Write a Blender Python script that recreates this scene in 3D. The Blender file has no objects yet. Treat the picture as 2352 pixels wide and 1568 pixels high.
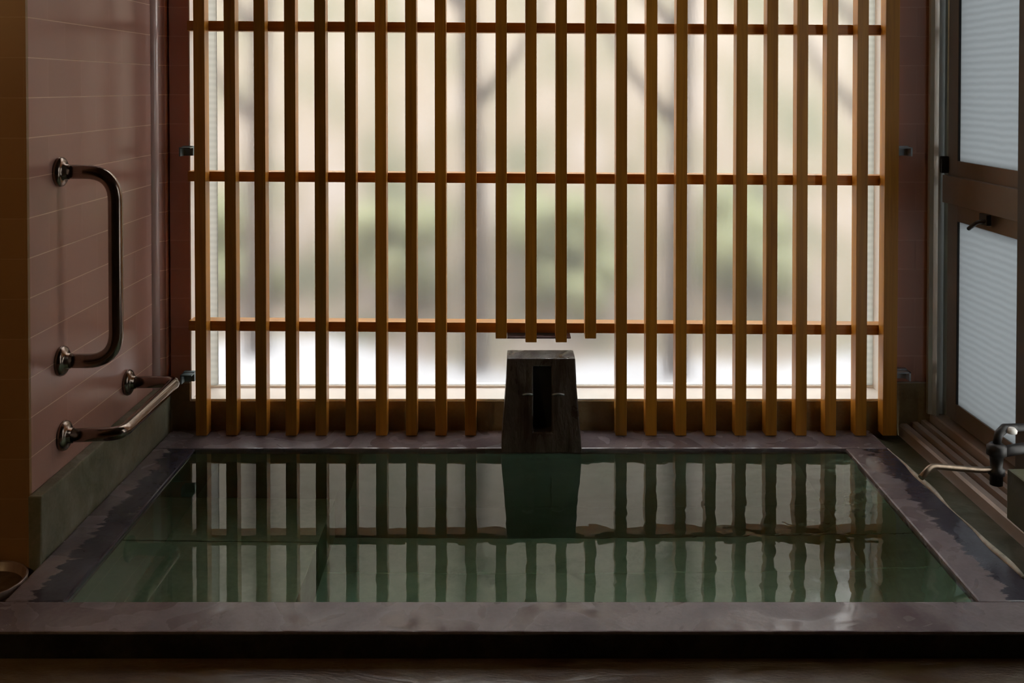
import bpy, bmesh, math, random
from mathutils import Vector, Matrix
random.seed(7)
S = bpy.context.scene
COL = S.collection
K = 1.27                      # drawing units to metres

# ------------------------------------------------------------------ camera, sky, exposure
cam_d = bpy.data.cameras.new('camera')
cam = bpy.data.objects.new('camera', cam_d); COL.objects.link(cam)
cam_d.sensor_width = 36.0
cam_d.lens = 36.0 * 2300.0 / 2352.0
cam_d.shift_x = (1176.0 - 1168.0) / 2352.0
cam_d.shift_y = -(784.0 - 240.0) / 2352.0
cam_d.clip_start = 0.02
cam.location = (0, 0, 0.93 * K)
cam.rotation_euler = (math.pi / 2 - 0.018, 0, 0)
S.camera = cam

world = bpy.data.worlds.new('overcast_sky'); S.world = world; world.use_nodes = True
wt = world.node_tree; bg = wt.nodes['Background']
bg.inputs['Color'].default_value = (0.93, 0.965, 1.0, 1)
bg.inputs['Strength'].default_value = 8.0
S.view_settings.view_transform = 'Standard'
S.view_settings.look = 'None'
S.view_settings.exposure = 0.0
S.view_settings.gamma = 1.0
S.view_settings.use_curve_mapping = False
S.cycles.max_bounces = 14
S.cycles.diffuse_bounces = 6
S.cycles.glossy_bounces = 6
S.cycles.transmission_bounces = 10
S.cycles.sample_clamp_indirect = 6.0
S.cycles.use_denoising = True

# ------------------------------------------------------------------ materials
def mat(name):
    m = bpy.data.materials.new(name); m.use_nodes = True
    nt = m.node_tree; b = nt.nodes['Principled BSDF']
    return m, nt, b

def N(nt, t, **kw):
    n = nt.nodes.new(t)
    for k, v in kw.items(): setattr(n, k, v)
    return n

def link(nt, a, b): nt.links.new(a, b)

def coords(nt, kind='Object', scale=(1, 1, 1), loc=(0, 0, 0), rot=(0, 0, 0)):
    mp = N(nt, 'ShaderNodeMapping')
    mp.inputs['Scale'].default_value = scale
    mp.inputs['Location'].default_value = loc
    mp.inputs['Rotation'].default_value = rot
    if kind == 'World':
        g = N(nt, 'ShaderNodeNewGeometry'); link(nt, g.outputs['Position'], mp.inputs['Vector'])
    else:
        g = N(nt, 'ShaderNodeTexCoord'); link(nt, g.outputs['Object'], mp.inputs['Vector'])
    return mp.outputs['Vector']

def noise(nt, vec, scale, detail=4, rough=0.55, dist=0.0):
    n = N(nt, 'ShaderNodeTexNoise')
    n.inputs['Scale'].default_value = scale; n.inputs['Detail'].default_value = detail
    n.inputs['Roughness'].default_value = rough; n.inputs['Distortion'].default_value = dist
    link(nt, vec, n.inputs['Vector'])
    return n.outputs['Fac']

def ramp(nt, fac, stops):
    r = N(nt, 'ShaderNodeValToRGB')
    el = r.color_ramp.elements
    while len(el) > 1: el.remove(el[-1])
    el[0].position = stops[0][0]; c = stops[0][1]; el[0].color = (*c, 1) if not isinstance(c, float) else (c, c, c, 1)
    for p, c in stops[1:]:
        e = el.new(p); e.color = (*c, 1) if not isinstance(c, float) else (c, c, c, 1)
    link(nt, fac, r.inputs['Fac'])
    return r.outputs['Color']

def bump(nt, b, h, strength=0.3, dist=0.01):
    bp = N(nt, 'ShaderNodeBump'); bp.inputs['Strength'].default_value = strength
    bp.inputs['Distance'].default_value = dist
    link(nt, h, bp.inputs['Height']); link(nt, bp.outputs['Normal'], b.inputs['Normal'])
    return bp

def simple(name, col, rough=0.5, metal=0.0, var=0.15, scale=20, spec=None):
    m, nt, b = mat(name)
    v = coords(nt, 'Object'); f = noise(nt, v, scale)
    c0 = tuple(x * (1 - var) for x in col); c1 = tuple(min(1, x * (1 + var)) for x in col)
    link(nt, ramp(nt, f, [(0.3, c0), (0.7, c1)]), b.inputs['Base Color'])
    b.inputs['Roughness'].default_value = rough; b.inputs['Metallic'].default_value = metal
    if spec is not None: b.inputs['Specular IOR Level'].default_value = spec
    return m

def wood(name, base, dark, rough=0.36, axis='z'):
    m, nt, b = mat(name)
    sc = {'z': (60, 60, 2.2), 'x': (2.2, 60, 60), 'y': (60, 2.2, 60)}[axis]
    oi = N(nt, 'ShaderNodeObjectInfo')
    v = coords(nt, 'Object', scale=sc)
    add = N(nt, 'ShaderNodeVectorMath', operation='ADD'); link(nt, v, add.inputs[0])
    mul = N(nt, 'ShaderNodeMath', operation='MULTIPLY'); mul.inputs[1].default_value = 37.0
    link(nt, oi.outputs['Random'], mul.inputs[0]); link(nt, mul.outputs[0], add.inputs[1])
    f = noise(nt, add.outputs[0], 1.0, 5, 0.6, 0.6)
    c = ramp(nt, f, [(0.25, dark), (0.55, base), (0.8, tuple(min(1, x * 1.2) for x in base))])
    hs = N(nt, 'ShaderNodeHueSaturation')
    mr = N(nt, 'ShaderNodeMapRange'); mr.inputs['To Min'].default_value = 0.82; mr.inputs['To Max'].default_value = 1.12
    link(nt, oi.outputs['Random'], mr.inputs['Value']); link(nt, mr.outputs[0], hs.inputs['Value'])
    link(nt, c, hs.inputs['Color']); link(nt, hs.outputs[0], b.inputs['Base Color'])
    b.inputs['Roughness'].default_value = rough; b.inputs['Specular IOR Level'].default_value = 0.55
    bump(nt, b, f, 0.12, 0.001)
    return m

def tiles(name, horiz, col_a, col_b, grout, w=0.2, h=0.1, zoff=-0.053, hoff=0.0, rough=0.22):
    """glazed wall tiles; horiz says which world axis runs along the wall"""
    m, nt, b = mat(name)
    g = N(nt, 'ShaderNodeNewGeometry'); sx = N(nt, 'ShaderNodeSeparateXYZ'); link(nt, g.outputs['Position'], sx.inputs[0])
    cx = N(nt, 'ShaderNodeCombineXYZ')
    a = N(nt, 'ShaderNodeMath', operation='ADD'); a.inputs[1].default_value = hoff; link(nt, sx.outputs[horiz], a.inputs[0])
    z = N(nt, 'ShaderNodeMath', operation='ADD'); z.inputs[1].default_value = zoff + 10.0; link(nt, sx.outputs[2 if horiz != 2 else 1], z.inputs[0])
    link(nt, a.outputs[0], cx.inputs[0]); link(nt, z.outputs[0], cx.inputs[1])
    br = N(nt, 'ShaderNodeTexBrick')
    br.offset = 0.5; br.squash = 1.0
    br.inputs['Scale'].default_value = 1.0
    br.inputs['Brick Width'].default_value = w; br.inputs['Row Height'].default_value = h
    br.inputs['Mortar Size'].default_value = 0.0013; br.inputs['Mortar Smooth'].default_value = 0.3
    br.inputs['Color1'].default_value = (*col_a, 1); br.inputs['Color2'].default_value = (*col_b, 1)
    br.inputs['Mortar'].default_value = (*[a * 0.8 + g_ * 0.2 for a, g_ in zip(col_a, grout)], 1)
    link(nt, cx.outputs[0], br.inputs['Vector'])
    b2 = N(nt, 'ShaderNodeTexBrick'); b2.offset = 0.0
    b2.inputs['Scale'].default_value = 1.0; b2.inputs['Brick Width'].default_value = 60.0; b2.inputs['Row Height'].default_value = h
    b2.inputs['Mortar Size'].default_value = 0.0016; b2.inputs['Mortar Smooth'].default_value = 0.4
    link(nt, cx.outputs[0], b2.inputs['Vector'])
    mc = N(nt, 'ShaderNodeMix', data_type='RGBA'); mc.inputs[7].default_value = (*grout, 1)
    link(nt, b2.outputs['Fac'], mc.inputs[0]); link(nt, br.outputs['Color'], mc.inputs[6])
    link(nt, mc.outputs[2], b.inputs['Base Color'])
    v = coords(nt, 'World'); f = noise(nt, v, 9, 3)
    link(nt, ramp(nt, f, [(0.2, rough * 0.9), (0.8, rough * 1.15)]), b.inputs['Roughness'])
    ad = N(nt, 'ShaderNodeMath', operation='MULTIPLY_ADD'); ad.inputs[1].default_value = -1.0
    n2 = noise(nt, v, 5, 1); m2 = N(nt, 'ShaderNodeMath', operation='MULTIPLY'); m2.inputs[1].default_value = 0.6
    link(nt, n2, m2.inputs[0]); link(nt, br.outputs['Fac'], ad.inputs[0]); link(nt, m2.outputs[0], ad.inputs[2])
    bump(nt, b, ad.outputs[0], 0.35, 0.002)
    return m

def stone(name, cols, scale=6, r0=0.1, r1=0.5, bs=0.25, wet=0.5, stretch=(1, 1, 1), spec=0.5):
    m, nt, b = mat(name)
    v = coords(nt, 'World', scale=stretch)
    f = noise(nt, v, scale, 8, 0.6, 0.4)
    f2 = noise(nt, v, scale * 14, 3, 0.6)
    mx = N(nt, 'ShaderNodeMath', operation='MULTIPLY_ADD'); mx.inputs[1].default_value = 0.3
    link(nt, f2, mx.inputs[0]); link(nt, f, mx.inputs[2])
    link(nt, ramp(nt, mx.outputs[0], [(0.35 + 0.45 * i / (len(cols) - 1), c) for i, c in enumerate(cols)]), b.inputs['Base Color'])
    # puddled film of water: smooth where the pools lie, rough between them
    f3 = noise(nt, v, scale * 0.9, 3, 0.5, 1.2)
    link(nt, ramp(nt, f3, [(wet - 0.09, r0), (wet + 0.13, r1)]), b.inputs['Roughness'])
    b.inputs['Specular IOR Level'].default_value = spec
    hm = N(nt, 'ShaderNodeMath', operation='MULTIPLY'); link(nt, f2, hm.inputs[0])
    link(nt, ramp(nt, f3, [(wet - 0.09, 0.02), (wet + 0.13, 1.0)]), hm.inputs[1])
    ha = N(nt, 'ShaderNodeMath', operation='MULTIPLY_ADD'); ha.inputs[1].default_value = 1.2
    link(nt, f3, ha.inputs[0]); link(nt, hm.outputs[0], ha.inputs[2])
    bump(nt, b, ha.outputs[0], bs, 0.004)
    return m

M = {}
M['slat'] = wood('cedar_slat', (0.50, 0.215, 0.022), (0.34, 0.125, 0.012))
M['rail'] = wood('cedar_rail', (0.60, 0.27, 0.035), (0.42, 0.16, 0.02), axis='x')
M['batten'] = simple('dark_batten', (0.10, 0.05, 0.05), 0.6)
M['pink_side'] = tiles('pink_glazed_tile', 1, (0.62, 0.35, 0.285), (0.59, 0.33, 0.265), (0.92, 0.62, 0.46), rough=0.22)
M['pink_back'] = tiles('rose_brown_tile', 0, (0.56, 0.27, 0.19), (0.52, 0.245, 0.17), (0.66, 0.36, 0.26), rough=0.3)
M['pale_strip'] = simple('pale_pink_gloss', (0.86, 0.62, 0.57), 0.16, 0, 0.04, 3, 0.8)
M['ochre'] = tiles('ochre_tile', 0, (0.36, 0.20, 0.075), (0.33, 0.18, 0.065), (0.42, 0.26, 0.12), rough=0.4)
M['dark_wall'] = simple('dark_timber_wall', (0.06, 0.042, 0.03), 0.8, var=0.3)
M['rim'] = stone('purple_grey_granite', [(0.125, 0.095, 0.107), (0.175, 0.14, 0.152), (0.25, 0.21, 0.22)], 6, 0.12, 0.48, 0.18, 0.5, spec=0.35)
M['rim_side'] = M['rim'].copy(); M['rim_side'].name = 'granite_with_water_film'
nt = M['rim_side'].node_tree; b = nt.nodes['Principled BSDF']
g = N(nt, 'ShaderNodeNewGeometry'); sx = N(nt, 'ShaderNodeSeparateXYZ'); link(nt, g.outputs['Position'], sx.inputs[0])
f = noise(nt, coords(nt, 'World', scale=(1, 2.6, 1)), 9, 5, 0.6, 0.6)
ad = N(nt, 'ShaderNodeMath', operation='MULTIPLY_ADD'); ad.inputs[1].default_value = 0.14; link(nt, f, ad.inputs[0])
o1 = N(nt, 'ShaderNodeMath', operation='ADD'); link(nt, sx.outputs[0], o1.inputs[0])
# left rim (x < 0) is wet towards the water, right rim towards its outer edge
gt = N(nt, 'ShaderNodeMath', operation='GREATER_THAN'); gt.inputs[1].default_value = 0.0; link(nt, sx.outputs[0], gt.inputs[0])
of = N(nt, 'ShaderNodeMapRange'); of.inputs['To Min'].default_value = 0.868 * 1.27 - 0.07; of.inputs['To Max'].default_value = -0.915 * 1.27 - 0.07
link(nt, gt.outputs[0], of.inputs['Value']); link(nt, of.outputs[0], o1.inputs[1]); link(nt, o1.outputs[0], ad.inputs[2])
wet = N(nt, 'ShaderNodeMapRange'); wet.inputs['From Min'].default_value = -0.003; wet.inputs['From Max'].default_value = 0.006
link(nt, ad.outputs[0], wet.inputs['Value'])
old = b.inputs['Base Color'].links[0].from_socket; oldr = b.inputs['Roughness'].links[0].from_socket
mc = N(nt, 'ShaderNodeMix', data_type='RGBA', blend_type='MULTIPLY'); mc.inputs[7].default_value = (0.30, 0.34, 0.42, 1)
link(nt, wet.outputs[0], mc.inputs[0]); link(nt, old, mc.inputs[6]); link(nt, mc.outputs[2], b.inputs['Base Color'])
mr = N(nt, 'ShaderNodeMix'); mr.inputs[3].default_value = 0.10
link(nt, wet.outputs[0], mr.inputs[0]); link(nt, oldr, mr.inputs[2]); link(nt, mr.outputs[0], b.inputs['Roughness'])
M['sealant'] = simple('pale_lime_deposit', (0.50, 0.46, 0.38), 0.6, 0, 0.3, 30)
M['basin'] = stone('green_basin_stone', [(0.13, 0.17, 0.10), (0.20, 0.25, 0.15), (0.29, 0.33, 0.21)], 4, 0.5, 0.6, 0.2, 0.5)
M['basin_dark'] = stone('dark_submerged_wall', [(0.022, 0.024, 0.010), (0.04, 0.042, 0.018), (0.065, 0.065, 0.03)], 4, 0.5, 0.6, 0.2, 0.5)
M['slab'] = stone('pale_green_floor_slab', [(0.35, 0.45, 0.33), (0.56, 0.70, 0.56), (0.70, 0.80, 0.66)], 9, 0.5, 0.6, 0.2, 0.5)
M['kerb'] = stone('mossy_kerb_stone', [(0.10, 0.105, 0.06), (0.19, 0.19, 0.12), (0.28, 0.26, 0.18)], 7, 0.3, 0.6, 0.3, 0.5)
M['kerb_dark'] = stone('dark_mossy_stone', [(0.04, 0.045, 0.02), (0.075, 0.078, 0.042), (0.11, 0.105, 0.065)], 7, 0.3, 0.6, 0.3, 0.5)
M['ledge'] = stone('dark_ledge_stone', [(0.15, 0.10, 0.045), (0.24, 0.16, 0.07), (0.30, 0.23, 0.11)], 6, 0.35, 0.6, 0.3, 0.5)
M['spout'] = stone('black_brown_spout_stone', [(0.018, 0.011, 0.009), (0.045, 0.03, 0.022), (0.10, 0.085, 0.07)], 9, 0.25, 0.6, 0.5, 0.5, stretch=(2, 1, 0.6))
M['hollow'] = simple('black_channel', (0.006, 0.006, 0.007), 0.7)
M['black_sheet'] = stone('black_front_sheet', [(0.006, 0.007, 0.006), (0.014, 0.015, 0.013), (0.03, 0.03, 0.026)], 8, 0.3, 0.6, 0.3, 0.5, spec=0.2)
M['floor'] = stone('brown_floor_stone', [(0.04, 0.018, 0.008), (0.09, 0.045, 0.016), (0.13, 0.085, 0.035)], 5, 0.3, 0.6, 0.4, 0.48, stretch=(1, 3, 1))
M['chrome'] = simple('dull_chrome', (0.26, 0.205, 0.17), 0.2, 1.0, 0.1, 30)
M['brass'] = simple('tarnished_brass', (0.26, 0.20, 0.15), 0.42, 1.0, 0.25, 40)
M['black_metal'] = simple('black_painted_metal', (0.02, 0.018, 0.018), 0.45, 0.3)
M['steel'] = simple('grey_bracket_steel', (0.42, 0.44, 0.46), 0.4, 0.8)
M['teal_steel'] = simple('verdigris_bracket_steel', (0.22, 0.30, 0.32), 0.5, 0.4)
M['alu'] = simple('brown_grey_aluminium', (0.42, 0.34, 0.29), 0.38, 0.2, 0.12, 6)
M['sash'] = simple('brown_sash_aluminium', (0.23, 0.185, 0.155), 0.4, 0.2, 0.12, 6)
M['alu_grey'] = simple('grey_aluminium', (0.52, 0.54, 0.50), 0.32, 0.4, 0.12, 6)
M['alu_dark'] = simple('dark_aluminium', (0.07, 0.06, 0.05), 0.5, 0.3, 0.2, 6)
M['gasket'] = simple('black_rubber_gasket', (0.012, 0.012, 0.014), 0.6)
M['white'] = simple('white_window_board', (0.86, 0.83, 0.78), 0.3, 0, 0.03, 8)
M['cream'] = simple('cream_grout', (0.45, 0.40, 0.33), 0.6)
M['bowl'] = wood('pale_pink_cedar', (0.28, 0.19, 0.15), (0.20, 0.12, 0.09))
M['snow'] = simple('garden_snow', (0.27, 0.275, 0.295), 0.8, 0, 0.05, 2)
M['bark'] = simple('pale_bark', (0.07, 0.055, 0.045), 0.9, 0, 0.3, 8)
M['leaf'] = simple('shrub_leaf', (0.12, 0.13, 0.065), 0.8, 0, 0.3, 6)
M['white_plastic'] = simple('white_plastic', (0.75, 0.73, 0.7), 0.4)

m, nt, b = mat('bare_hillside')
v = coords(nt, 'World', scale=(1, 0.5, 0.5)); f = noise(nt, v, 3.2, 3, 0.6, 0.5)
link(nt, ramp(nt, f, [(0.3, (0.05, 0.055, 0.03)), (0.42, (0.09, 0.085, 0.055)), (0.52, (0.145, 0.118, 0.09)), (0.7, (0.19, 0.165, 0.15))]), b.inputs['Base Color'])
b.inputs['Roughness'].default_value = 0.95
M['hill'] = m

def frosted(name, inner, tint, rough, mix, tcol):
    """frosted sheet: ground face that forwards light, plus a milky share"""
    m = bpy.data.materials.new(name); m.use_nodes = True; nt = m.node_tree; nt.nodes.clear()
    out = N(nt, 'ShaderNodeOutputMaterial')
    rf = N(nt, 'ShaderNodeBsdfRefraction'); rf.inputs['Color'].default_value = (*tint, 1)
    rf.inputs['Roughness'].default_value = rough; rf.inputs['IOR'].default_value = 1.45
    if not inner:
        link(nt, rf.outputs[0], out.inputs['Surface']); return m
    tr = N(nt, 'ShaderNodeBsdfTranslucent'); tr.inputs['Color'].default_value = (*tcol, 1)
    mx = N(nt, 'ShaderNodeMixShader'); mx.inputs[0].default_value = mix
    link(nt, rf.outputs[0], mx.inputs[1]); link(nt, tr.outputs[0], mx.inputs[2])
    gl = N(nt, 'ShaderNodeBsdfGlossy'); gl.inputs['Roughness'].default_value = 0.3; gl.inputs['Color'].default_value = (0.8, 0.8, 0.8, 1)
    m2 = N(nt, 'ShaderNodeMixShader'); m2.inputs[0].default_value = 0.04
    link(nt, mx.outputs[0], m2.inputs[1]); link(nt, gl.outputs[0], m2.inputs[2])
    v = coords(nt, 'World', scale=(1, 1, 0.25)); f = noise(nt, v, 60, 2)
    bp = N(nt, 'ShaderNodeBump'); bp.inputs['Strength'].default_value = 0.1; bp.inputs['Distance'].default_value = 0.002
    link(nt, f, bp.inputs['Height']); link(nt, bp.outputs[0], rf.inputs['Normal'])
    link(nt, m2.outputs[0], out.inputs['Surface'])
    return m
M['frost_out'] = frosted('frosted_glass_outer', False, (0.97, 0.96, 0.94), 0.12, 0, (0, 0, 0))
M['frost_in'] = frosted('frosted_glass_inner', True, (0.97, 0.94, 0.90), 0.26, 0.12, (0.80, 0.79, 0.77))

def milk_pane(name, col):
    m, nt, b = mat(name)
    out = nt.nodes['Material Output']
    w = N(nt, 'ShaderNodeTexWave'); w.wave_type = 'BANDS'; w.bands_direction = 'Z'
    w.inputs['Scale'].default_value = 14; w.inputs['Distortion'].default_value = 1.5; w.inputs['Detail'].default_value = 2
    link(nt, coords(nt, 'World'), w.inputs['Vector'])
    c0 = tuple(x * 0.9 for x in col)
    tr = N(nt, 'ShaderNodeBsdfTranslucent'); link(nt, ramp(nt, w.outputs['Fac'], [(0.1, c0), (0.9, col)]), tr.inputs['Color'])
    b.inputs['Base Color'].default_value = (0.3, 0.32, 0.34, 1); b.inputs['Roughness'].default_value = 0.35
    mx = N(nt, 'ShaderNodeMixShader'); mx.inputs[0].default_value = 0.15
    link(nt, tr.outputs[0], mx.inputs[1]); link(nt, b.outputs[0], mx.inputs[2]); link(nt, mx.outputs[0], out.inputs['Surface'])
    return m
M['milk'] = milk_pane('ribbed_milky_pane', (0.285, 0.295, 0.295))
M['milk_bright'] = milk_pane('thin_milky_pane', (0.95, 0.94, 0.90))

M['strip'] = milk_pane('milky_edge_strip', (0.66, 0.65, 0.60))

# bath water: clear, faintly rippled, green with depth
m, nt, b = mat('bath_water')
out = nt.nodes['Material Output']
b.inputs['Base Color'].default_value = (1, 1, 1, 1); b.inputs['Roughness'].default_value = 0.0
b.inputs['IOR'].default_value = 1.33; b.inputs['Transmission Weight'].default_value = 1.0
g = N(nt, 'ShaderNodeNewGeometry'); sx = N(nt, 'ShaderNodeSeparateXYZ'); link(nt, g.outputs['Position'], sx.inputs[0])
mr = N(nt, 'ShaderNodeMapRange'); mr.inputs['From Min'].default_value = -0.5; mr.inputs['From Max'].default_value = 0.7
mr.inputs['To Min'].default_value = 0.12; mr.inputs['To Max'].default_value = 1.0
link(nt, sx.outputs[0], mr.inputs['Value'])
f = noise(nt, coords(nt, 'World', scale=(1, 1.0, 1)), 13, 1.5, 0.4, 0.3)
mu = N(nt, 'ShaderNodeMath', operation='MULTIPLY'); link(nt, f, mu.inputs[0]); link(nt, mr.outputs[0], mu.inputs[1])
bump(nt, b, mu.outputs[0], 0.35, 0.0024)
va = N(nt, 'ShaderNodeVolumeAbsorption'); va.inputs['Color'].default_value = (0.56, 0.86, 0.72, 1); va.inputs['Density'].default_value = 0.8
link(nt, va.outputs[0], out.inputs['Volume'])
M['water'] = m

# ------------------------------------------------------------------ geometry helpers
def BM(): return bmesh.new()

def box(bm, x0, x1, y0, y1, z0, z1, bev=0.0):
    t = bmesh.new(); bmesh.ops.create_cube(t, size=1.0)
    for v in t.verts:
        v.co = Vector((x0 + (v.co.x + .5) * (x1 - x0), y0 + (v.co.y + .5) * (y1 - y0), z0 + (v.co.z + .5) * (z1 - z0)))
    if bev: bmesh.ops.bevel(t, geom=list(t.edges), offset=bev, segments=2, affect='EDGES', profile=0.6)
    merge(bm, t); return bm

def merge(bm, t):
    me = bpy.data.meshes.new('tmp'); t.to_mesh(me); t.free(); bm.from_mesh(me); bpy.data.meshes.remove(me)

def prism(bm, poly, axis, a, b, bev=0.0):
    """poly in the plane across axis: x -> (y,z), y -> (x,z), z -> (x,y)"""
    def P(u, v, w): return {'x': (w, u, v), 'y': (u, w, v), 'z': (u, v, w)}[axis]
    t = bmesh.new()
    lo = [t.verts.new(P(u, v, a)) for u, v in poly]; hi = [t.verts.new(P(u, v, b)) for u, v in poly]
    n = len(poly)
    t.faces.new(lo); t.faces.new(hi[::-1])
    for i in range(n): t.faces.new((lo[i], hi[i], hi[(i + 1) % n], lo[(i + 1) % n]))
    bmesh.ops.recalc_face_normals(t, faces=t.faces)
    if bev: bmesh.ops.bevel(t, geom=list(t.edges), offset=bev, segments=2, affect='EDGES', profile=0.6)
    merge(bm, t); return bm

def tube(bm, pts, r, n=20, caps=True):
    pts = [Vector(p) for p in pts]
    rr = r if isinstance(r, (list, tuple)) else [r] * len(pts)
    t0 = (pts[1] - pts[0]).normalized(); up = Vector((0, 0, 1)) if abs(t0.z) < .9 else Vector((1, 0, 0))
    nrm = t0.cross(up).normalized(); rings = []
    for i, p in enumerate(pts):
        t = (pts[min(i + 1, len(pts) - 1)] - pts[max(i - 1, 0)]).normalized()
        nrm = (nrm - t * nrm.dot(t)).normalized(); bi = t.cross(nrm)
        rings.append([bm.verts.new(p + (nrm * math.cos(2 * math.pi * k / n) + bi * math.sin(2 * math.pi * k / n)) * rr[i]) for k in range(n)])
    for i in range(len(rings) - 1):
        for k in range(n):
            f = bm.faces.new((rings[i][k], rings[i][(k + 1) % n], rings[i + 1][(k + 1) % n], rings[i + 1][k])); f.smooth = True
    if caps: bm.faces.new(rings[0][::-1]); bm.faces.new(rings[-1])
    return bm

def rounded(pts, rad, seg=8):
    """polyline with its inner corners rounded by rad"""
    pts = [Vector(p) for p in pts]; out = [pts[0]]
    for i in range(1, len(pts) - 1):
        a, p, c = pts[i - 1], pts[i], pts[i + 1]
        R = rad[i - 1] if isinstance(rad, (list, tuple)) else rad
        u = (a - p).normalized() * R; w = (c - p).normalized() * R
        for k in range(seg + 1):
            t = k / seg; out.append((p + u) * (1 - t) ** 2 + p * 2 * t * (1 - t) + (p + w) * t ** 2)
    out.append(pts[-1]); return out

def lathe(bm, prof, centre, axis='z', n=36):
    """prof: list of (r, h) along the axis from centre"""
    c = Vector(centre); A = {'x': Vector((1, 0, 0)), 'y': Vector((0, 1, 0)), 'z': Vector((0, 0, 1))}[axis]
    U = {'x': Vector((0, 1, 0)), 'y': Vector((0, 0, 1)), 'z': Vector((1, 0, 0))}[axis]; W = A.cross(U)
    rings = []
    for r, h in prof:
        rings.append([bm.verts.new(c + A * h + (U * math.cos(2 * math.pi * k / n) + W * math.sin(2 * math.pi * k / n)) * max(r, 1e-4)) for k in range(n)])
    for i in range(len(rings) - 1):
        for k in range(n):
            f = bm.faces.new((rings[i][k], rings[i][(k + 1) % n], rings[i + 1][(k + 1) % n], rings[i + 1][k])); f.smooth = True
    bm.faces.new(rings[0][::-1]); bm.faces.new(rings[-1])
    bmesh.ops.recalc_face_normals(bm, faces=bm.faces)
    return bm

def wloc(o):
    p = Vector(o.location)
    while o.parent is not None: o = o.parent; p += o.location
    return p

def obj(name, bm, material, parent=None):
    bmesh.ops.recalc_face_normals(bm, faces=bm.faces)
    for v in bm.verts: v.co *= K
    xs = [v.co.x for v in bm.verts]; ys = [v.co.y for v in bm.verts]; zs = [v.co.z for v in bm.verts]
    c = Vector(((min(xs) + max(xs)) / 2, (min(ys) + max(ys)) / 2, min(zs)))
    for v in bm.verts: v.co -= c
    me = bpy.data.meshes.new(name); bm.to_mesh(me); bm.free()
    for mm in (material if isinstance(material, list) else [material]): me.materials.append(mm)
    o = bpy.data.objects.new(name, me); COL.objects.link(o)
    if parent is not None:
        o.parent = parent; o.location = c - wloc(parent)
    else: o.location = c
    return o

def thing(name, label, cat, loc, group=None, kind=None):
    o = bpy.data.objects.new(name, None); COL.objects.link(o)
    o.empty_display_size = 0.05
    o.location = Vector(loc) * K
    if kind: o['kind'] = kind
    tag(o, label, cat, group)
    return o

def tag(o, label, cat, group=None):
    if label: o['label'] = label
    if cat: o['category'] = cat
    if group: o['group'] = group
    return o

def struct(o, label, cat):
    o['kind'] = 'structure'; return tag(o, label, cat)

# ------------------------------------------------------------------ room shell
YB = 2.705        # inner face of the back wall
CEIL = 1.80
FZ = -0.045       # washing floor

# left wall of the bath alcove, with a coved tile running up the inner corner
poly = [(-0.941, 1.962), (-0.941, 2.670)]
x, y = -0.941, 2.670
for deg in (12, 30, 38, 42, 45, 48, 52, 60, 78):            # coved corner tile, normal turning from the wall to the window side
    st = 0.0030; x += st * math.sin(math.radians(deg)); y += st * math.cos(math.radians(deg)); poly.append((x, y))
poly.append((x + 0.001, YB))
poly += [(-0.917, 2.95), (-1.20, 2.95), (-1.20, 1.962)]
o = obj('wall_left', prism(BM(), poly, 'z', -0.10, CEIL), M['pink_side'])
for f in o.data.polygons: f.use_smooth = False
struct(o, 'pink glazed tile wall of the bath alcove carrying the grab bars', 'wall')
obj('corner_strip', tube(BM(), [(-0.9445, 2.650, 0.127), (-0.9445, 2.650, CEIL)], 0.0175, 32), M['pale_strip'], o)  # added upright strip, paler and glossier than the wall tiles
struct(obj('wall_left_return', box(BM(), -2.0, -0.9405, 1.952, 1.9615, -0.10, CEIL), M['ochre']),
       'ochre tiled wall end standing in front of the pink tile alcove wall', 'wall')
bm = BM()
X0, X1, Z0, Z1 = -0.863, 1.03, 0.078, 1.64      # window opening
box(bm, -0.9165, X0, YB, 2.84, -0.1, CEIL); box(bm, X1, 1.20, YB, 2.84, -0.1, CEIL)
box(bm, X0, X1, YB, 2.84, Z1, CEIL); box(bm, X0, X1, YB, 2.84, -0.6, Z0)
struct(obj('wall_back', bm, M['pink_back']), 'rose brown tiled end wall around the big frosted window', 'wall')
# right wall with its window opening
bm = BM()
WY0, WY1, WZ0, WZ1 = 1.80, 2.66, 0.085, 1.62
box(bm, 1.195, 1.30, WY1, 2.84, -0.6, CEIL); box(bm, 1.195, 1.30, -1.2, WY0, -0.6, CEIL)
box(bm, 1.195, 1.30, WY0, WY1, -0.6, WZ0); box(bm, 1.195, 1.30, WY0, WY1, WZ1, CEIL)
struct(obj('wall_right', bm, M['dark_wall']), 'dark wall on the window side of the bath', 'wall')
struct(obj('wall_front', box(BM(), -2.1, 1.30, -1.3, -1.2, -0.1, CEIL), M['dark_wall']), 'dark timber wall behind the viewer', 'wall')
struct(obj('wall_washroom', box(BM(), -2.1, -2.0, -1.2, 1.9615, -0.1, CEIL), M['dark_wall']), 'dark timber side wall of the washing area', 'wall')
struct(obj('ceiling', box(BM(), -2.1, 1.30, -1.3, 2.95, CEIL, CEIL + 0.08), M['dark_wall']), 'dark timber ceiling over bath and washing floor', 'ceiling')
bm = BM()
box(bm, -2.0, 1.195, -1.2, 1.6925, FZ - 0.05, FZ); box(bm, -2.0, -0.918, 1.6925, 1.952, FZ - 0.05, FZ)
struct(obj('floor', bm, M['floor']), 'wet brown stone floor in front of the bath', 'floor')
struct(obj('floor_side', box(BM(), 0.979, 1.056, 1.690, 2.700, -0.06, -0.014), M['kerb_dark']), 'narrow mossy stone gutter between bath rim and window track', 'floor')

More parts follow.
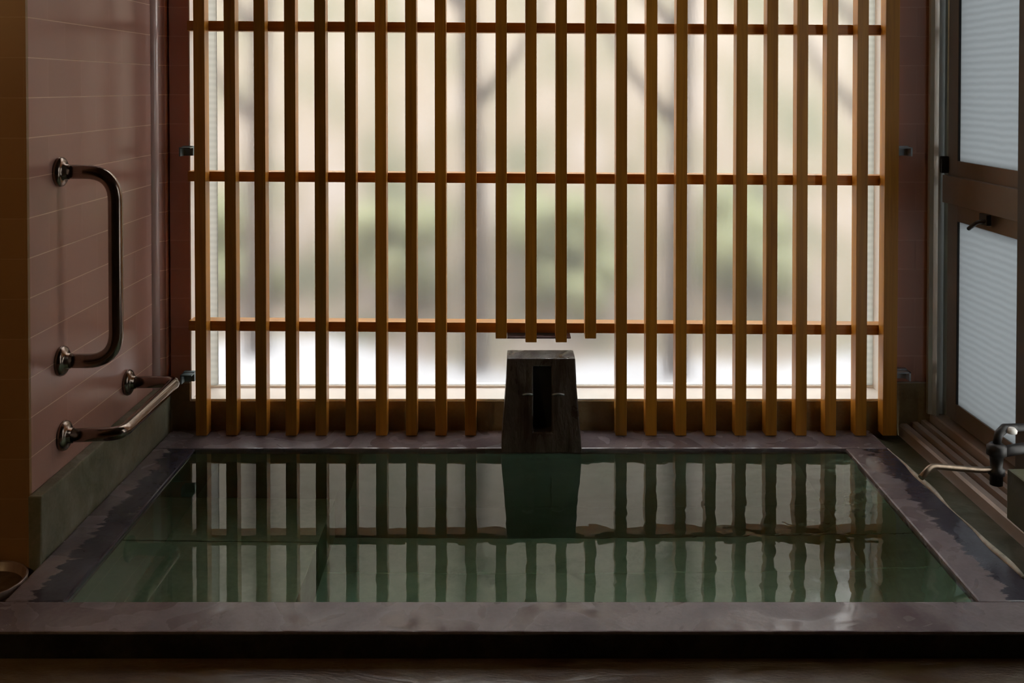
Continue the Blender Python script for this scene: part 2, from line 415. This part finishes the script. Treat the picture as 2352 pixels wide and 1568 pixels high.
# stone skirting of the alcove
bm = prism(BM(), [(-0.915, -0.05), (1.195, -0.05), (1.195, 0.127), (X1, 0.127), (X1, Z0), (X0, Z0), (X0, 0.127), (-0.915, 0.127)], 'y', 2.6985, 2.7049)
bb = struct(obj('baseboard_back', bm, M['ledge']), 'dark brown stone ledge below the frosted window behind the slats', 'baseboard')
obj('grout_line', box(BM(), -0.915, X0, 2.697, 2.7049, 0.127, 0.1295), M['cream'], bb)
obj('grout_line', box(BM(), X1, 1.13, 2.697, 2.7049, 0.127, 0.1295), M['cream'], bb)
bl = struct(obj('baseboard_left', box(BM(), -0.9405, -0.914, 1.945, 2.698, -0.05, 0.128, 0.003), M['kerb']),
            'mossy green stone kerb along the foot of the pink tile wall', 'baseboard')

# ------------------------------------------------------------------ window behind the slats
w1 = thing('window_1', 'wide frosted glass window glowing behind the wooden slat screen', 'window', (0.08, 2.80, Z0), kind='structure')
obj('window_sill', box(BM(), X0 - 0.0, X1, 2.7035, 2.835, Z0, 0.0825), M['white'], w1)
bm = BM()
box(bm, X0, X0 + .003, 2.7035, 2.835, 0.0827, Z1); box(bm, X1 - .003, X1, 2.7035, 2.835, 0.0827, Z1)
box(bm, X0 + .003, X1 - .003, 2.80, 2.835, Z1 - 0.03, Z1)
box(bm, X0 + .003, X1 - .003, 2.805, 2.835, 0.0827, 0.0885)
obj('window_frame', bm, M['white'], w1)
obj('edge_strip', box(BM(), X0 + .004, -0.820, 2.808, 2.820, 0.089, Z1 - 0.03), M['strip'], w1)
obj('edge_strip', box(BM(), 1.000, X1 - .004, 2.808, 2.820, 0.089, Z1 - 0.03), M['strip'], w1)
bm = box(BM(), -0.8195, 0.9995, 2.812, 2.817, 0.089, Z1 - 0.03)
p = obj('glass_pane', bm, [M['frost_in'], M['frost_out']], w1)
for f in p.data.polygons:
    if f.normal.y > 0.5: f.material_index = 1

# ------------------------------------------------------------------ garden outside
bm = BM(); nx, ny = 40, 26; V = []
for j in range(ny + 1):
    for i in range(nx + 1):
        y = 2.86 + (j / ny) ** 1.4 * 6.5; x = -7 + 14 * i / nx
        z = -0.12 + (0 if y < 4.2 else (y - 4.2) * 1.0 * math.exp(-(x / 4.3) ** 4)) + 0.05 * math.sin(x * 2.1 + y) + 0.04 * math.sin(x * 5 + y * 3)
        V.append(bm.verts.new((x, y, z)))
for j in range(ny):
    for i in range(nx):
        a = j * (nx + 1) + i; bm.faces.new((V[a], V[a + 1], V[a + nx + 2], V[a + nx + 1]))
o = obj('hillside', bm, [M['snow'], M['hill']])
for f in o.data.polygons:
    f.use_smooth = True
    if (f.center.y + o.location.y) / K > 4.0: f.material_index = 1
struct(o, 'snowy garden ground rising to a bare hillside beyond the window', 'ground')
struct(obj('snow_bank', box(BM(), 1.32, 7.0, -2.0, 2.86, -0.7, -0.4), M['snow']), 'snowy ground beyond the side window', 'ground')

def shrub(x, y, z, r, label):
    random.seed(int(x * 100) + 11)
    t = thing('shrub', label, 'shrub', (x, y, z), 'shrubs behind the frosted glass')
    obj('stem', tube(BM(), [(x, y, z), (x + .01, y, z + r * 0.9)], [0.02, 0.012], 8), M['bark'], t)
    bm = BM()
    for k in range(16):
        c = Vector((random.gauss(0, .5), random.gauss(0, .4), random.uniform(.5, 1.8))) * r
        bmesh.ops.create_icosphere(bm, subdivisions=2, radius=r * random.uniform(.25, .5), matrix=Matrix.Translation(Vector((x, y, z)) + c))
    for v in bm.verts: v.co += Vector((random.uniform(-1, 1), random.uniform(-1, 1), random.uniform(-1, 1))) * r * 0.06
    obj('foliage', bm, M['leaf'], t)

def tree(x, y, z, h, lean, label):
    random.seed(int(x * 100) + 5)
    t = thing('tree', label, 'tree', (x, y, z), 'bare trees behind the frosted glass')
    pts = [(x + lean * s * s, y, z + h * s) for s in (0, .25, .5, .75, 1)]
    obj('trunk', tube(BM(), pts, [0.05, 0.042, 0.035, 0.03, 0.02], 10), M['bark'], t)
    for k in range(4):
        s = 0.35 + 0.13 * k; p0 = Vector((x + lean * s * s, y, z + h * s)); d = random.choice((-1, 1))
        obj('branch', tube(BM(), [p0, p0 + Vector((.18 * d, .05, .22)), p0 + Vector((.32 * d, .08, .5))], [0.025, 0.018, 0.006], 7), M['bark'], t)

for a in ((-1.25, 4.3, -0.06, .24, 'olive green shrub blurred behind the frosted glass, nearest the pink wall'),
          (-0.45, 4.3, -0.06, .24, 'olive green shrub blurred behind the glass, second from the pink wall'),
          (0.25, 4.3, -0.06, .24, 'olive green shrub blurred behind the glass, directly above the stone water spout'),
          (1.05, 4.35, -0.06, .27, 'olive green shrub blurred behind the glass, nearest the side window')): shrub(*a)
for a in ((-0.95, 3.75, -0.14, 2.6, .1, 'bare dark tree blurred behind the frosted glass, nearest the pink wall'),
          (-0.12, 3.8, -0.14, 2.8, -.15, 'bare dark tree blurred behind the glass over the stone water spout'),
          (0.62, 3.7, -0.14, 2.6, .12, 'bare dark tree blurred behind the glass, second from the side window'),
          (1.38, 3.75, -0.14, 2.6, -.1, 'bare dark tree blurred behind the glass, nearest the side window')): tree(*a)

# ------------------------------------------------------------------ wooden slat screen
scr = thing('slat_screen', 'orange brown wooden screen of upright slats and cross rails in front of the frosted window', 'screen', (0.1, 2.66, 0.0))
SY0, SY1 = 2.648, 2.686
TOP = 1.62
for i in range(24):
    c = -0.817 + 0.0797 * i; hw = 0.0149
    if i == 23: c = 1.0155; hw = 0.0185
    lo = 0.0015
    if 10 <= i <= 13: lo = 0.2605 if i in (10, 13) else 0.2505
    c += random.uniform(-1, 1) * 0.0012
    bm = box(BM(), c - hw, c + hw, SY0, SY1, lo, TOP, 0.0012)
    ln = random.uniform(-1, 1) * 0.0012
    for v in bm.verts: v.co.x += ln * (v.co.z - 0.6)
    obj('slat', bm, M['slat'], scr)
for zc in (0.2805, 0.6835, 1.0875, 1.492):
    bm = box(BM(), -0.862, 1.0275, 2.6862, 2.730, zc - 0.0135, zc + 0.0135, 0.001)
    for v in bm.verts: v.co.z += -0.0062 * v.co.x
    obj('cross_rail', bm, M['rail'], scr)
obj('batten', box(BM(), -0.004, 0.166, 2.655, 2.725, 0.2590, 0.2625), M['batten'], scr)
for x0, x1, z, mt in ((-0.878, -0.848, 0.757, 'teal_steel'), (-0.878, -0.848, 0.147, 'teal_steel'), (1.030, 1.076, 0.757, 'steel'), (1.030, 1.076, 0.155, 'steel')):
    bm = BM()
    wx = (x0, x0 + .004) if x0 < 0 else (x1 - .004, x1)
    box(bm, x0, x1, 2.690, 2.7045, z - 0.013, z + 0.013, 0.001)
    box(bm, x0, x1, 2.664, 2.690, z + 0.008, z + 0.011); box(bm, wx[0], wx[1], 2.664, 2.690, z - 0.013, z + 0.011)
    obj('wall_bracket', bm, M[mt], scr)

# ------------------------------------------------------------------ stone bathtub
IX0, IX1, IY0, IY1 = -0.803, 0.857, 1.793, 2.560
OX0, OX1, OY0 = -0.912, 0.977, 1.693
tub = thing('bathtub', 'sunken stone bath with a wide purple grey granite rim filled with green water', 'bathtub', (0.03, 2.18, -0.60))
RT = -0.032
obj('back_rim', box(BM(), OX0, OX1, IY1, 2.6975, RT, 0.0, 0.0045), M['rim'], tub)
obj('front_rim', box(BM(), -1.995, 1.19, OY0, IY0, FZ - 0.03, 0.0, 0.003), M['rim'], tub)
obj('front_face', box(BM(), -1.995, 1.19, 1.6905, 1.6928, FZ, -0.0045), M['black_sheet'], tub)  # thin near-black sheet, much darker than the granite slab it covers
obj('side_rim', prism(BM(), [(OX0, IY0 + .0005), (IX0, IY0 + .0005), (IX0 - .003, IY1 - .0005), (OX0, IY1 - .0005)], 'z', RT, 0.0, 0.0045), M['rim_side'], tub)
obj('side_rim', prism(BM(), [(0.850, IY0 + .0005), (OX1, IY0 + .0005), (OX1, IY1 - .0005), (0.866, IY1 - .0005)], 'z', RT, 0.0, 0.0045), M['rim_side'], tub)
bm = BM(); pts = []
for k in range(27):
    y = 1.88 + k * 0.026; w = 0.0045 + 0.0035 * math.sin(k * 0.5) * math.sin(k * 0.21 + 1)
    pts.append((OX1 - 0.001 + 0.002 * math.sin(k * 0.9), y, -0.001))
    w = max(w, 0.0015)
tube(bm, pts, [max(0.0015, 0.0045 + 0.003 * math.sin(k * 0.45)) for k in range(27)], 10)
obj('lime_crust', bm, M['sealant'], tub)
D = -0.54
bm = BM()
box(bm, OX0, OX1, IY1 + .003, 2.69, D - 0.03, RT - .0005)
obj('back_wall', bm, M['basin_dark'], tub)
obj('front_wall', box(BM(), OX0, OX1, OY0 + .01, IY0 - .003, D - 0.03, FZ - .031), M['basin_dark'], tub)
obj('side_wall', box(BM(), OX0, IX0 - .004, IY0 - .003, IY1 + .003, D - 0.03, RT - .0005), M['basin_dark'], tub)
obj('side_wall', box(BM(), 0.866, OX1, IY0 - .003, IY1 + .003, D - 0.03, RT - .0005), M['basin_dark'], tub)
SX = -0.447
st = BM(); box(st, IX0 - .004, SX, 2.338, IY1 + .003, D + .0005, -0.325, 0.002); box(st, IX0 - .004, SX, IY0 - .003, 2.335, D + .0005, -0.325, 0.002)
obj('seat_step', st, M['basin'], tub)
obj('floor_slab', box(BM(), IX0 - .004, 0.866, 2.400, IY1 + .003, D - 0.03, D, 0.002), M['slab'], tub)
obj('floor_slab', box(BM(), IX0 - .004, 0.866, IY0 - .003, 2.397, D - 0.03, D, 0.002), M['slab'], tub)
o = obj('bath_water', box(BM(), IX0 - .002, 0.864, IY0 - .002, IY1 + .002, D + .001, -0.006), M['water'])
o['kind'] = 'stuff'; tag(o, 'still green hot spring water filling the stone bath, mirroring the slat screen', 'water')

# ------------------------------------------------------------------ stone water spout
sp = thing('water_spout', 'dark tapered stone water spout block standing on the far bath rim under the shortened slats', 'water spout', (0.083, 2.59, 0.0))
bm = BM()
def quad(z, x0, x1, y0, y1): return [bm.verts.new(p) for p in ((x0, y0, z), (x1, y0, z), (x1, y1, z), (x0, y1, z))]
levels = [quad(0.0005, -0.0185, 0.186, 2.522, 2.640), quad(0.04, -0.0165, 0.1835, 2.527, 2.640), quad(0.085, -0.0125, 0.180, 2.534, 2.640), quad(0.16, -0.007, 0.1745, 2.548, 2.642), quad(0.232, -0.0035, 0.1715, 2.560, 2.644)]
for a, c in zip(levels, levels[1:]):
    for k in range(4): bm.faces.new((a[k], a[(k + 1) % 4], c[(k + 1) % 4], c[k]))
bm.faces.new(levels[0][::-1]); bm.faces.new(levels[-1])
bmesh.ops.recalc_face_normals(bm, faces=bm.faces)
block = obj('stone_block', bm, M['spout'], sp)
cutter = obj('cutter', box(BM(), 0.063, 0.110, 2.40, 2.585, 0.052, 0.212), M['hollow'])
bpy.context.view_layer.update()
md = block.modifiers.new('cut', 'BOOLEAN'); md.object = cutter; md.solver = 'EXACT'; md.operation = 'DIFFERENCE'
dg = bpy.context.evaluated_depsgraph_get()
nm = bpy.data.meshes.new_from_object(block.evaluated_get(dg)); block.modifiers.clear(); block.data = nm
bpy.data.objects.remove(cutter, do_unlink=True)
bv = block.modifiers.new('soft_edges', 'BEVEL'); bv.width = 0.004; bv.segments = 2; bv.limit_method = 'ANGLE'
obj('channel', box(BM(), 0.0632, 0.1098, 2.568, 2.584, 0.0525, 0.2115), M['hollow'], sp)
for xa, xb in ((0.036, 0.062), (0.111, 0.142)):
    pts = [(xa + (xb - xa) * k / 8, 2.5455 - 0.004 * math.sin(math.pi * k / 8), 0.1425 + 0.0035 * math.sin(math.pi * k / 8)) for k in range(9)]
    obj('spout_arc', tube(BM(), pts, 0.0028, 8), M['steel'], sp)  # short thin grey arcs on either side of the slot

# ------------------------------------------------------------------ grab bars
def flange(x, y, z, parent):
    f = obj('wall_flange', lathe(BM(), [(0.030, 0.0), (0.0315, 0.004), (0.030, 0.009), (0.024, 0.013), (0.0165, 0.015), (0.0158, 0.022)], (x, y, z), 'x'), M['chrome'], parent)
    return f
WX = -0.941
g1 = thing('grab_bar', 'upright bent metal grab bar high on the pink tile wall', 'grab bar', (WX, 2.09, 0.354))
zt, zb, yv, xo = 0.7514, 0.3543, 2.092, -0.823
obj('bar', tube(BM(), rounded([(WX + .012, yv, zt), (xo, yv, zt), (xo, yv, zb), (WX + .012, yv, zb)], 0.062, 10), 0.0148, 24), M['chrome'], g1)
flange(WX, yv, zt, g1); flange(WX, yv, zb, g1)
g2 = thing('grab_bar', 'low level metal grab bar running lengthwise just above the mossy kerb', 'grab bar', (WX, 2.28, 0.19))
xo = -0.818
obj('bar', tube(BM(), rounded([(WX + .012, 2.10, 0.194), (xo, 2.10, 0.198), (xo, 2.456, 0.203), (WX + .012, 2.456, 0.2008)], 0.032, 8), 0.0142, 24), M['chrome'], g2)
flange(WX, 2.10, 0.194, g2); flange(WX, 2.456, 0.2008, g2)

# ------------------------------------------------------------------ side window with its stepped track
w2 = thing('window_2', 'side window with milky ribbed panes in grey brown aluminium frames', 'window', (1.18, 2.3, 0.05), kind='structure')
# stepped aluminium track, one extrusion
prof = [(1.058, -0.02), (1.058, 0.012), (1.064, 0.017), (1.080, 0.017), (1.081, -0.008), (1.091, -0.008), (1.092, 0.0225), (1.108, 0.0225), (1.109, 0.002), (1.117, 0.002), (1.118, 0.027),
        (1.131, 0.028), (1.132, 0.008), (1.140, 0.008), (1.142, 0.043), (1.146, 0.0465), (1.178, 0.0465), (1.182, 0.034), (1.189, 0.034), (1.191, 0.050), (1.1945, 0.050), (1.1945, -0.02)]
obj('window_track', prism(BM(), prof, 'y', 1.30, 2.698), M['alu'], w2)
bm = prism(BM(), [(1.131, 2.6975), (1.131, 2.685), (1.140, 2.680), (1.146, 2.666), (1.152, 2.666), (1.156, 2.685), (1.170, 2.685), (1.194, 2.66), (1.194, 2.6975)], 'z', 0.0475, 1.70)
obj('window_jamb', bm, M['alu_grey'], w2)
# near sash, the one in view
def sash(y0, y1, parent, x=1.170, pane='milk'):
    s = obj('window_sash', BM_sash(y0, y1, x), M['sash'], parent)
    for z0, z1 in ((0.100, 0.578), (0.736, 1.58)):
        obj('glass_pane', box(BM(), x + .004, x + .009, y0 + .042, y1 - .062, z0, z1), M[pane], s)
        g = BM(); box(g, x - .0005, x + .006, y1 - .0625, y1 - .0575, z0, z1)
        obj('gasket', g, M['gasket'], s)
    obj('middle_panel', box(BM(), x - .016, x + .0, y0 + .01, y1 - .002, 0.6225, 0.696, 0.002), M['sash'], s)
    return s
def BM_sash(y0, y1, x):
    bm = BM()
    box(bm, x, x + .02, y1 - .058, y1, 0.052, 1.60, 0.001); box(bm, x, x + .02, y0, y0 + .042, 0.052, 1.60, 0.001)
    box(bm, x, x + .02, y0 + .042, y1 - .058, 0.052, 0.100, 0.001); box(bm, x, x + .02, y0 + .042, y1 - .058, 0.578, 0.736, 0.001)
    box(bm, x, x + .02, y0 + .042, y1 - .058, 1.58, 1.60)
    return bm
s1 = sash(2.225, 2.662, w2)
s2 = sash(1.81, 2.20, w2, 1.170, 'milk_bright')
lt = BM(); box(lt, 1.146, 1.158, 2.395, 2.435, 0.595, 0.622, 0.002); tube(lt, rounded([(1.150, 2.40, 0.607), (1.140, 2.43, 0.600), (1.140, 2.475, 0.578)], 0.01, 5), 0.005, 10)
obj('window_latch', lt, M['black_metal'], w2)
obj('hinge_catch', box(BM(), 1.150, 1.170, 2.655, 2.668, 0.700, 0.745, 0.003), M['black_metal'], w2)
struct(obj('trim_1', box(BM(), 1.128, 1.1945, 2.128, 2.216, 0.047, CEIL, 0.002), M['alu_dark']), 'dark upright window post at the edge of the side window', 'post')

# ------------------------------------------------------------------ tap beside the bath
pd = obj('stone_pedestal', box(BM(), 1.060, 1.1275, 1.795, 2.116, -0.013, 0.118, 0.004), M['kerb_dark'])
tag(pd, 'dark green stone pedestal block beside the bath at the window post', 'stone block')
tp = thing('bath_tap', 'tarnished metal tap with a long thin swivel spout reaching over the bath rim', 'tap', (1.03, 2.09, 0.05))
obj('tap_body', lathe(BM(), [(0.013, 0.0), (0.013, 0.02), (0.017, 0.022), (0.017, 0.034), (0.012, 0.037), (0.014, 0.06), (0.020, 0.064), (0.020, 0.082), (0.012, 0.088)], (1.030, 2.100, 0.090), 'z', 20), M['black_metal'], tp)
obj('swivel_spout', tube(BM(), rounded([(1.030, 2.100, 0.1225), (0.995, 2.095, 0.1225), (0.876, 2.062, 0.1435), (0.848, 2.045, 0.126)], [0.012, 0.012], 5), 0.0062, 14), M['brass'], tp)
obj('supply_pipe', tube(BM(), [(1.030, 2.100, 0.158), (1.128, 2.135, 0.158)], 0.012, 14), M['black_metal'], tp)
hb = obj('tap_handle', tube(BM(), [(1.030, 2.100, 0.176), (1.034, 2.100, 0.197), (1.052, 2.112, 0.205), (1.100, 2.120, 0.205)], [0.008, 0.009, 0.010, 0.008], 12), M['black_metal'], tp)
obj('handle_cap', lathe(BM(), [(0.010, 0), (0.011, .006), (0.006, 0.012)], (1.062, 2.10, 0.199), 'z', 16), M['white_plastic'], hb)

# ------------------------------------------------------------------ wash bowl at the wall end
wb = thing('wash_bowl', 'pale wooden wash bowl on the floor at the foot of the ochre tiled wall', 'bowl', (-0.992, 1.8735, FZ))
prof_o = [(0.062, 0.0), (0.072, 0.02), (0.078, 0.044), (0.075, 0.046), (0.071, 0.043), (0.064, 0.010), (0.0, 0.008)]
obj('bowl_wall', lathe(BM(), prof_o, (-0.992, 1.8735, FZ), 'z', 40), M['bowl'], wb)
obj('hoop', lathe(BM(), [(0.0725, 0.018), (0.0755, 0.019), (0.0770, 0.027), (0.0745, 0.028)], (-0.992, 1.8735, FZ), 'z', 40), M['brass'], wb)

# ------------------------------------------------------------------ unseen lamp, added to light the ochre wall end
LX, LY, LZ = -1.93, 0.75, 1.50
lp = thing('unseen_lamp', 'unseen warm lamp added to light the ochre tiled wall end', 'lamp', (LX, LY, LZ - 0.07))
obj('lamp_base', lathe(BM(), [(0.06, -0.068), (0.06, -0.05), (0.03, -0.045)], (LX, LY, LZ), 'x', 24), M['white_plastic'], lp)
obj('lamp_shade', lathe(BM(), [(0.03, 0.0), (0.075, 0.012), (0.085, 0.05), (0.082, 0.05), (0.072, 0.016), (0.028, 0.004)], (LX, LY, LZ - 0.045), 'x', 32), M['white_plastic'], lp)
ld = bpy.data.lights.new('lamp_bulb', 'POINT'); ld.energy = 20; ld.color = (1.0, 0.62, 0.28); ld.shadow_soft_size = 0.04
lo = bpy.data.objects.new('lamp_bulb', ld); COL.objects.link(lo); lo.parent = lp
lo.location = Vector((LX + 0.03, LY, LZ)) * K - Vector(lp.location)
